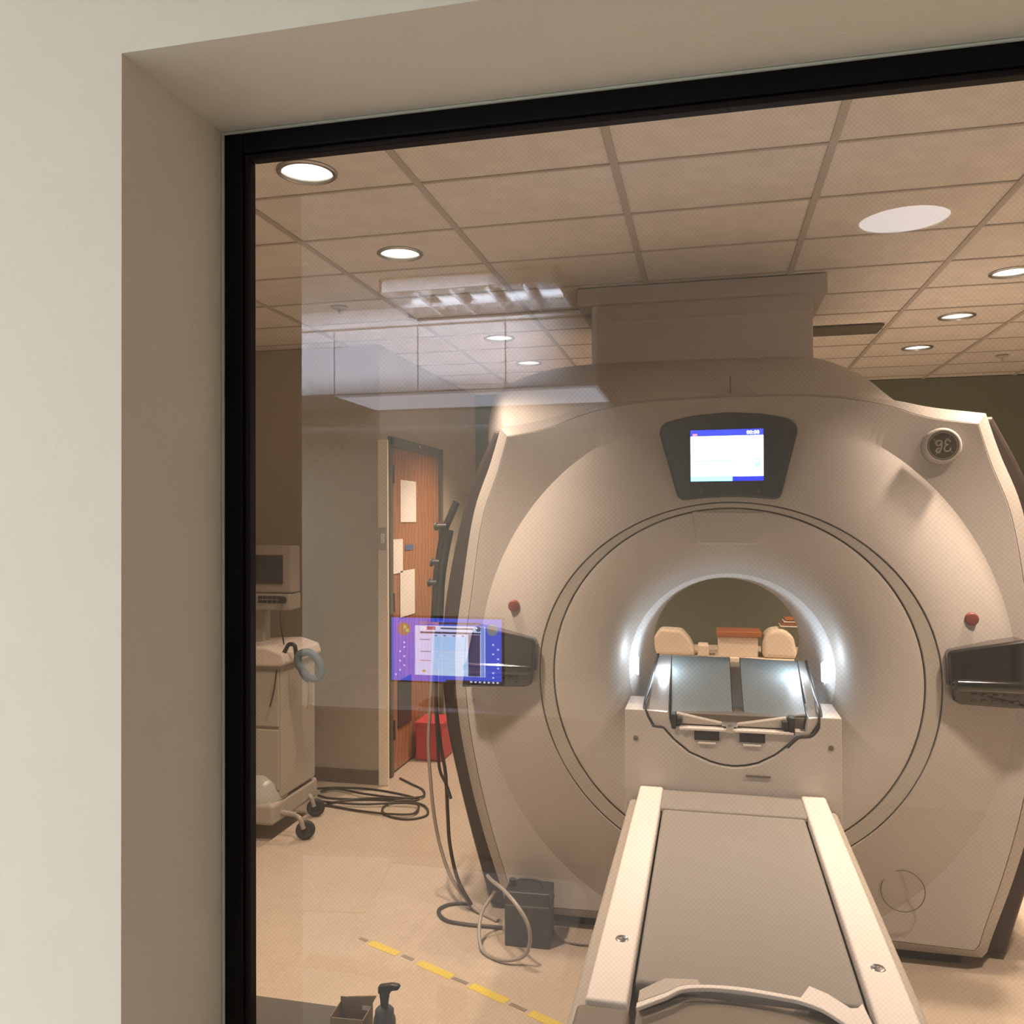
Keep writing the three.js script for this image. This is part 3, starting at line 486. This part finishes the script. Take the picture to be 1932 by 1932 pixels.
// ================================================================ CEILING DUCT ABOVE THE SCANNER
{
  const t = thing('ceiling_duct', 'boxed beige duct hanging from the ceiling onto the scanner top', 'duct');
  mesh('flange', bx(-.592, .514, CEIL - .082, CEIL, -3.915, -4.45, .004), M.rear, t);
  mesh('duct_box', bx(-.526, .454, 2.29, CEIL - .05, -3.935, -4.42, .006), M.rear, t);
  for (const x of [-.20, .13]) mesh('joint', bx(x - .001, x + .001, 2.34, CEIL - .082, -3.933, -3.937, 0), M.tee, t);
}
tag(mesh('air_vent', [bx(.56, .95, CEIL - .012, CEIL - .001, -5.0, -5.22, .003)], M.dframe), 'dark slotted ceiling vent just right of the boxed duct', 'vent');
for (const [x, z, l] of [[-1.805, -3.96, 'small round sprinkler plate in the left ceiling tiles'], [1.90, -6.2, 'small round sprinkler plate near the far right ceiling']]) {
  const s = thing('ceiling_sprinkler', l, 'sprinkler', [x, CEIL, z]);
  mesh('plate', lathe([[0, -.012], [.02, -.011], [.038, -.006], [.04, 0]], [0, 0, 0], 'y', 24), M.tee, s); mesh('head', cyl(.006, .01, .02, [0, -.02, 0], 'y', 12), M.chrome, s);
}

// ================================================================ DOOR IN THE LEFT WALL
{
  const d = struct('door_1', null, null, 'orange brown wooden door with papers in the left wall');
  const x = -1.955;
  mesh('door_leaf', bx(x - .045, x - .002, .012, 2.075, -5.05, -6.03, .003), M.door, d);
  mesh('door_frame', [bx(x - .05, x + .02, 2.075, 2.135, -5.0, -6.08, .003), bx(x - .05, x + .02, 0, 2.135, -5.0, -5.045, .003), bx(x - .05, x + .02, 0, 2.135, -6.035, -6.08, .003)], M.dframe, d);
  mesh('door_jamb', bx(-1.962, -1.899, 0, 2.10, -4.853, -4.872, .003), M.cream, d);
  for (const y of [1.9, 1.09, .29]) mesh('hinge', [bx(x - .002, x + .012, y - .055, y + .055, -5.03, -5.075, .002), cyl(.008, .008, .12, [x + .022, y, -5.042], 'y', 12)], M.black, d);
  const h = new THREE.Group(); h.name = 'door_handle'; d.add(h);
  mesh('lever', [tube([[x + .03, 1.0, -5.90], [x + .055, 1.0, -5.88], [x + .055, 1.0, -5.80], [x + .055, 1.0, -5.74]], .010), cyl(.025, .025, .02, [x + .008, 1.0, -5.90], 'x', 20), cyl(.01, .01, .04, [x + .02, 1.0, -5.90], 'x', 12)], M.chrome, h);
  mesh('vent_panel', bx(x - .002, x + .006, .27, .575, -5.165, -5.41, .003), M.black, d);
  mesh('door_closer', bx(x + .004, x + .03, 2.10, 2.12, -5.52, -5.56, .003), M.chrome, d);
  const sheet = (name, y0, y1, z0, z1, l, c, m = M.paper) => tag(mesh(name, bx(x + .001, x + .0028, y0, y1, z0, z1, 0), m), l, c);
  sheet('paper_sheet', 1.597, 1.873, -5.22, -5.52, 'top white paper notice taped high on the wooden door', 'paper');
  sheet('paper_sheet', 1.268, 1.487, -5.075, -5.26, 'middle white paper notice at the hinge edge of the wooden door', 'paper');
  sheet('paper_sheet', .977, 1.278, -5.21, -5.49, 'lowest white paper notice on the wooden door', 'paper');
  sheet('adhesive_tape', 1.412, 1.447, -5.31, -5.46, 'blue strip of tape beside the middle door notice', 'tape', M.blue);
  const sw = thing('wall_switch', 'grey switch plate on the cream door jamb', 'switch', [-1.930, 1.497, -4.853]);
  mesh('cover_plate', bx(-.026, .026, -.07, .07, -.002, .006, .002), M.mech, sw); mesh('rocker', bx(-.011, .011, -.03, .03, .004, .010, .002), M.cream, sw);
}
{ // red bin
  const b = thing('waste_bin', 'red waste bin standing on the floor before the wooden door', 'bin', [-1.83, 0, -5.53]);
  mesh('bin_body', new RoundedBoxGeometry(.19, .235, .24, 3, .012).translate(0, .12, 0), M.bin, b); mesh('lid', new RoundedBoxGeometry(.2, .03, .25, 3, .008).translate(0, .245, 0), M.bin, b);
}

// ================================================================ CART WITH A MONITOR, LEFT
{
  const t = thing('monitor_cart', 'beige wheeled patient monitor cart at the left window edge', 'cart');
  const bxx = (n, a, m, p = t) => mesh(n, bx(...a), m, p);
  const d = new THREE.Group(); d.name = 'monitor'; t.add(d);
  bxx('casing', [-2.62, -2.143, 1.225, 1.475, -4.10, -4.20, .012], M.cart, d);
  bxx('screen', [-2.52, -2.192, 1.273, 1.426, -4.092, -4.104, .003], std([.03, .032, .042], .25), d);
  bxx('lower_unit', [-2.60, -2.15, 1.135, 1.222, -4.09, -4.22, .01], M.cart, d);
  for (let i = 0; i < 2; i++) for (let j = 0; j < 5; j++) bxx('key', [-2.33 + j * .028, -2.308 + j * .028, 1.172 + i * .022, 1.188 + i * .022, -4.083, -4.092, .002], M.black, d);
  mesh('knob', cyl(.018, .02, .02, [-2.185, 1.19, -4.08], 'z', 20), M.black, d);
  bxx('post', [-2.42, -2.34, .9, 1.2, -4.16, -4.24, .01], M.cart);
  bxx('cabinet', [-2.62, -2.115, .20, .875, -3.95, -4.32, .015], M.cart);
  mesh('worktop', slab(shape([[-2.66, .94], [-2.2, .965], [-2.10, .935], [-2.085, .885], [-2.11, .868], [-2.66, .868]], .015), -3.92, -4.34, .012, 3), std([.55, .49, .42], .5), t);
  bxx('drawer_front', [-2.60, -2.13, .56, .84, -3.938, -3.952, .006], M.cart); bxx('drawer_front', [-2.60, -2.13, .24, .545, -3.938, -3.952, .006], M.cart);
  mesh('motor_dome', lathe([[0, .13], [.06, .12], [.10, .08], [.115, .02], [.118, 0]], [-2.24, .19, -3.99], 'y', 32), std([.40, .40, .36], .3), t);
  bxx('cart_base', [-2.66, -2.12, .085, .19, -3.86, -4.36, .02], M.cart);
  for (const [x, z] of [[-2.09, -4.27], [-1.99, -3.95], [-2.6, -3.95], [-2.6, -4.27]]) {
    const g = new THREE.Group(); g.name = 'caster'; t.add(g);
    mesh('wheel', [new THREE.TorusGeometry(.034, .015, 10, 28).rotateY(.5).translate(x, .049, z), cyl(.03, .03, .02, [0, 0, 0], 'z', 20).rotateY(.5).translate(x, .049, z)], M.rubber, g);
    mesh('fork', [tube([[x, .06, z + .02], [x - .02, .11, z + .02], [x - .06, .12, z]], .012), tube([[x - .05, .12, z], [x - .16, .13, z]], .014)], M.clear, g);
  }
  mesh('hook', tube([[-2.115, .93, -3.96], [-2.10, .955, -3.96], [-2.085, .977, -3.96], [-2.056, .975, -3.96], [-2.044, .921, -3.96], [-2.036, .886, -3.96]], .011), M.black, t);
  const c = thing('cuff', 'blue grey oval cuff hanging on the side hook of the cart', 'cuff');
  mesh('cuff_ring', [tube([[-2.03, .925, -3.96], [-1.985, .940, -3.97], [-1.935, .90, -3.98], [-1.915, .845, -3.98], [-1.935, .807, -3.98], [-1.975, .812, -3.97], [-2.01, .850, -3.96], [-2.035, .89, -3.96]], .02, 60, 10, true)], M.cuff, c);
  mesh('strap', tube([[-1.974, .80, -3.97], [-1.972, .74, -3.97], [-1.979, .65, -3.97]], .011), M.card, c);
  mesh('strap', tube([[-2.03, .84, -3.97], [-2.005, .805, -3.97], [-1.98, .79, -3.97]], .008), M.cuff, c);
  tag(mesh('cable', tube([[-2.196, 1.135, -4.08], [-2.178, 1.061, -4.05], [-2.160, .962, -4.05]], .004), M.black), 'thin dark cable drooping from the cart monitor to its worktop', 'cable');
  tag(mesh('cable', tube([[-2.124, .855, -3.905], [-2.142, .751, -3.91], [-2.166, .669, -3.915]], .004), M.cable), 'thin brown cable hanging on the front of the cart', 'cable');
}
// coiled cable on the floor behind the cart: four turns
{
  const L = [
    [[-2.43, .006, -4.63], [-2.319, .006, -4.69], [-2.153, .006, -4.75], [-1.915, .006, -4.75], [-1.63, .006, -4.638], [-1.683, .006, -4.608], [-1.898, .006, -4.58], [-2.149, .006, -4.554], [-2.23, .006, -4.585]],
    [[-2.132, .008, -4.417], [-2.061, .008, -4.507], [-1.898, .014, -4.58], [-1.706, .014, -4.584], [-1.565, .008, -4.541], [-1.503, .006, -4.396], [-1.579, .006, -4.321], [-1.711, .006, -4.351], [-1.775, .008, -4.45], [-1.755, .014, -4.545], [-1.647, .016, -4.597]],
    [[-2.142, .02, -4.452], [-1.914, .016, -4.465], [-1.684, .02, -4.524], [-1.594, .02, -4.517], [-1.573, .014, -4.39], [-1.683, .014, -4.357], [-1.879, .008, -4.383], [-2.126, .008, -4.437]],
    [[-1.88, .006, -5.0], [-1.776, .006, -4.909], [-1.663, .006, -4.808], [-1.621, .014, -4.669], [-1.713, .022, -4.601], [-1.95, .02, -4.626], [-2.181, .014, -4.695], [-2.236, .014, -4.633]]];
  const ls = ['outer turn of dark cable looped on the floor by the tan wall', 'curled end of dark cable lying on the floor right of the cart wheels', 'inner turn of dark cable running to the cart wheels', 'dark cable running over the floor from the wooden door'];
  L.forEach((p, i) => tag(mesh('floor_cable', tube(p, .0065, p.length * 10), M.cable), ls[i], 'cable', 'cable loops on the floor'));
}

// ================================================================ CABLES AND THE BLACK BOX LEFT OF THE SCANNER
{
  const h = thing('cable_hanger', 'black cable hanger running down the left side of the scanner', 'hanger');
  mesh('strap', tube([[-1.063, 1.683, -3.47], [-1.092, 1.62, -3.47], [-1.118, 1.562, -3.47], [-1.137, 1.469, -3.47], [-1.152, 1.375, -3.47], [-1.160, 1.259, -3.47], [-1.165, 1.17, -3.47]], .016, 50, 10), M.black, h).position.x = .018;
  mesh('sleeve', tube([[-1.090, 1.563, -3.45], [-1.110, 1.472, -3.45], [-1.128, 1.358, -3.45], [-1.138, 1.18, -3.45]], .02, 40, 12), M.gloss, h).position.x = .018;
  for (const [x, y] of [[-1.115, 1.579], [-1.135, 1.426], [-1.147, 1.339]]) mesh('peg', [cyl(.012, .012, .05, [x - .012, y, -3.45], 'x', 16), cyl(.018, .018, .008, [x - .034, y, -3.45], 'x', 16)], M.black, h).position.x = .018;
  const A = [[-1.14, 1.152, -3.45], [-1.15, .969, -3.45], [-1.16, .809, -3.45], [-1.168, .649, -3.45], [-1.16, .513, -3.45], [-1.144, .355, -3.45], [-1.116, .221, -3.45], [-1.06, .111, -3.42], [-.995, .05, -3.39], [-.931, .012, -3.36], [-.867, .006, -3.325], [-.83, .006, -3.30]];
  const B = [[-1.125, 1.153, -3.44], [-1.13, .97, -3.44], [-1.128, .811, -3.44], [-1.11, .652, -3.44], [-1.09, .54, -3.44], [-1.08, .36, -3.44], [-1.065, .247, -3.42], [-1.02, .113, -3.39], [-.96, .03, -3.37], [-.98, .008, -3.42], [-1.06, .006, -3.40], [-1.089, .006, -3.342], [-1.037, .006, -3.264], [-.966, .006, -3.247], [-.80, .006, -3.25]];
  const C = [[-1.105, 1.151, -3.40], [-1.118, .876, -3.40], [-1.112, .693, -3.40], [-1.10, .557, -3.40], [-1.075, .501, -3.405], [-1.06, .44, -3.42]];
  tag(mesh('hanging_cable', tube(A, .008, 100), std([.30, .26, .21], .45)), 'pale grey outer cable hanging from the hanger to the floor', 'cable', 'cables beside the scanner');
  tag(mesh('hanging_cable', tube(B, .008, 120), M.cable), 'dark cable hanging straight down then looping on the floor left of the box', 'cable', 'cables beside the scanner');
  tag(mesh('hanging_cable', tube(C, .007, 60), M.black), 'short black cable curving into the brown side panel', 'cable', 'cables beside the scanner');
  tag(mesh('hose', tube([[-.86, .20, -3.26], [-.818, .227, -3.16], [-.75, .235, -3.07], [-.68, .215, -2.995], [-.64, .159, -2.985], [-.633, .093, -2.99], [-.66, .035, -3.0], [-.738, .013, -3.0], [-.83, .013, -3.06], [-.86, .09, -3.16], [-.82, .16, -3.22]], .007, 120), M.clear), 'clear pale hose looped over the black box on the floor', 'hose');
  tag(mesh('hose', tube([[-.585, .06, -3.2], [-.575, .02, -3.215], [-.54, .009, -3.20], [-.50, .009, -3.19], [-.45, .009, -3.19]], .007, 50), M.clear), 'thin pale hose on the floor right of the black box', 'hose');
  const b = thing('equipment_box', 'black upright equipment box on the floor left of the table', 'box', [-.676, 0, -3.19], .03);
  mesh('box_body', new RoundedBoxGeometry(.172, .205, .12, 3, .006).translate(0, .1025, 0), M.black, b);
  mesh('box_lid', new RoundedBoxGeometry(.176, .012, .124, 2, .004).translate(0, .15, 0), std([.06, .058, .055], .5), b);
  mesh('handle', tube([[-.05, .205, 0], [-.04, .226, 0], [.04, .226, 0], [.05, .205, 0]], .005, 30), M.black, b);
  mesh('connector', cyl(.014, .014, .03, [-.066, .213, 0], 'y', 16), M.black, b);
}

// ================================================================ FLOOR TAPE
{
  const P = [[[-1.316, -3.064], [-1.280, -3.047], 0], [[-1.266, -3.040], [-1.129, -2.982], 1], [[-1.110, -2.976], [-1.061, -2.953], 0], [[-1.036, -2.942], [-.889, -2.873], 1], [[-.884, -2.869], [-.825, -2.843], 0], [[-.810, -2.836], [-.665, -2.766], 1], [[-.652, -2.757], [-.592, -2.728], 0], [[-.576, -2.721], [-.444, -2.655], 1], [[-.430, -2.648], [-.372, -2.620], 0], [[-.356, -2.612], [-.22, -2.545], 1]];
  const names = ['first', 'second', 'third', 'fourth', 'fifth']; let y = 0, g = 0;
  for (const [a, b, k] of P) {
    const L = Math.hypot(b[0] - a[0], b[1] - a[1]), o = mesh('floor_tape', new THREE.BoxGeometry(L, .0012, k ? .036 : .016), k ? M.yellow : M.tapeGrey);
    o.position.set((a[0] + b[0]) / 2, .0006, (a[1] + b[1]) / 2); o.rotation.y = -Math.atan2(b[1] - a[1], b[0] - a[0]);
    tag(o, k ? names[y] + ' yellow dash of the floor line, counted from its far left end' : names[g] + ' grey dash of the floor line, counted from its far left end', 'tape', 'dashes of the floor line');
    if (k) y++; else g++;
  }
}

// ================================================================ SUPPLIES SEEN THROUGH THE BORE
{
  const s = thing('storage_counter', 'low storage counter against the green wall seen through the bore', 'counter', [.15, 0, -6.7]);
  mesh('counter_top', bx(-1.0, 1.0, .57, .60, -.33, .33), M.foam, s); mesh('counter_body', bx(-.97, .97, 0, .57, -.3, .31), M.cart, s);
  for (let k = 0; k < 4; k++) mesh('counter_door', bx(-.95 + k * .48, -.49 + k * .48, .03, .54, .31, .325), M.cart, s);
  const put = (n, g, m, l, c) => tag(mesh(n, g, m), l, c);
  put('foam_cushion', slab(shape([[-.42, .60], [-.10, .60], [-.13, .70], [-.20, .785], [-.36, .79], [-.41, .72]], .03), -6.42, -6.62, .02, 3), M.foam, 'cream foam cushion left of centre on the far counter', 'cushion');
  put('foam_block', bx(-.085, -.005, .60, .685, -6.40, -6.55, .012), M.foam, 'small cream foam block beside the cushion on the far counter', 'block');
  put('cardboard_box', bx(.06, .345, .60, .745, -6.44, -6.66, .006), M.foam, 'tan box under the rust lid on the far counter', 'box');
  put('box_lid', bx(.05, .37, .747, .785, -6.42, -6.68, .006), M.rust, 'rust brown lid lying on the tan box', 'lid');
  put('linen_bundle', slab(shape([[.375, .60], [.375, .74], [.42, .80], [.52, .815], [.59, .76], [.62, .60]], .035), -6.40, -6.64, .03, 4), M.foam, 'cream bundle of folded linen right of the tan box', 'linen');
  for (let k = 0; k < 4; k++) put('wood_slat', bx(.50, .74, .826 + k * .016, .836 + k * .016, -6.43, -6.6, .002).translate(k * .012, 0, 0), k % 2 ? M.rust : M.foam, ['lowest cream slat of the stack on the linen bundle', 'second rust slat of the stack on the linen bundle', 'third cream slat of the stack on the linen bundle', 'topmost rust slat of the stack on the linen bundle'][k], 'slat');
}

// ================================================================ LEDGE JUST BEYOND THE GLASS
{
  const l = thing('window_ledge', 'narrow ledge under the window on the scanner side', 'ledge');
  mesh('ledge_board', bx(-1.3, .1, .62, .645, ZR, -1.48), M.cart, l); for (const x of [-1.2, -.1]) mesh('bracket', bx(x - .01, x + .01, .50, .62, ZR, -1.46), M.tee, l);
  const p = thing('pump_bottle', 'small dark grey pump bottle standing right of the cardboard box', 'bottle', [-.556, .645, -1.40]);
  mesh('bottle_body', lathe([[0, 0], [.0185, 0], [.0195, .004], [.0195, .085], [.0185, .092], [.0165, .094], [.0165, .104], [.012, .109], [.006, .110]], [0, 0, 0]), M.pump, p);
  mesh('pump_neck', lathe([[.0045, .108], [.0065, .112], [.0085, .128], [.009, .136], [0, .139]], [0, 0, 0], 'y', 24), M.black, p);
  mesh('nozzle', slab(shape([[-.0105, .133], [.009, .133], [.015, .141], [.026, .143], [.029, .147], [.026, .151], [.014, .152], [0, .1485], [-.0105, .146]], .003), .006, -.006, .0025, 3), M.black, p);
  const b = thing('cardboard_box', 'small open cardboard box with a raised flap behind the window', 'box', [-.613, .645, -1.40], .06);
  const wall = (a) => bx(...a, .0008);
  mesh('box_wall', [wall([-.034, .026, 0, .096, .024, .026]), wall([-.034, .026, 0, .105, -.026, -.024]), wall([-.034, -.032, 0, .098, -.026, .026]), wall([.024, .026, 0, .096, -.026, .026]), wall([-.034, .026, 0, .002, -.026, .026])], M.card, b);
  mesh('box_flap', slab(shape([[-.033, .078], [-.033, .092], [-.022, .106], [.034, .112], [.026, .098], [.026, .078]], .003), -.022, -.026, .001), M.card, b);
  mesh('tape_strip', bx(-.033, .025, .075, .0805, .0245, .0275, .001), M.rust, b);
  mesh('label_patch', bx(.008, .024, .086, .094, -.0215, -.020, .0005), M.paper, b);
  const t = thing('tray', 'dark grey tray lying at the left end of the ledge', 'tray', [-.76, .645, -1.40]);
  mesh('tray_base', new RoundedBoxGeometry(.24, .06, .10, 3, .008).translate(0, .03, 0), std([.06, .055, .04], .6), t); mesh('tray_rim', new RoundedBoxGeometry(.245, .012, .105, 2, .004).translate(0, .063, 0), std([.06, .055, .04], .6), t);
}

renderer.render(scene, camera);
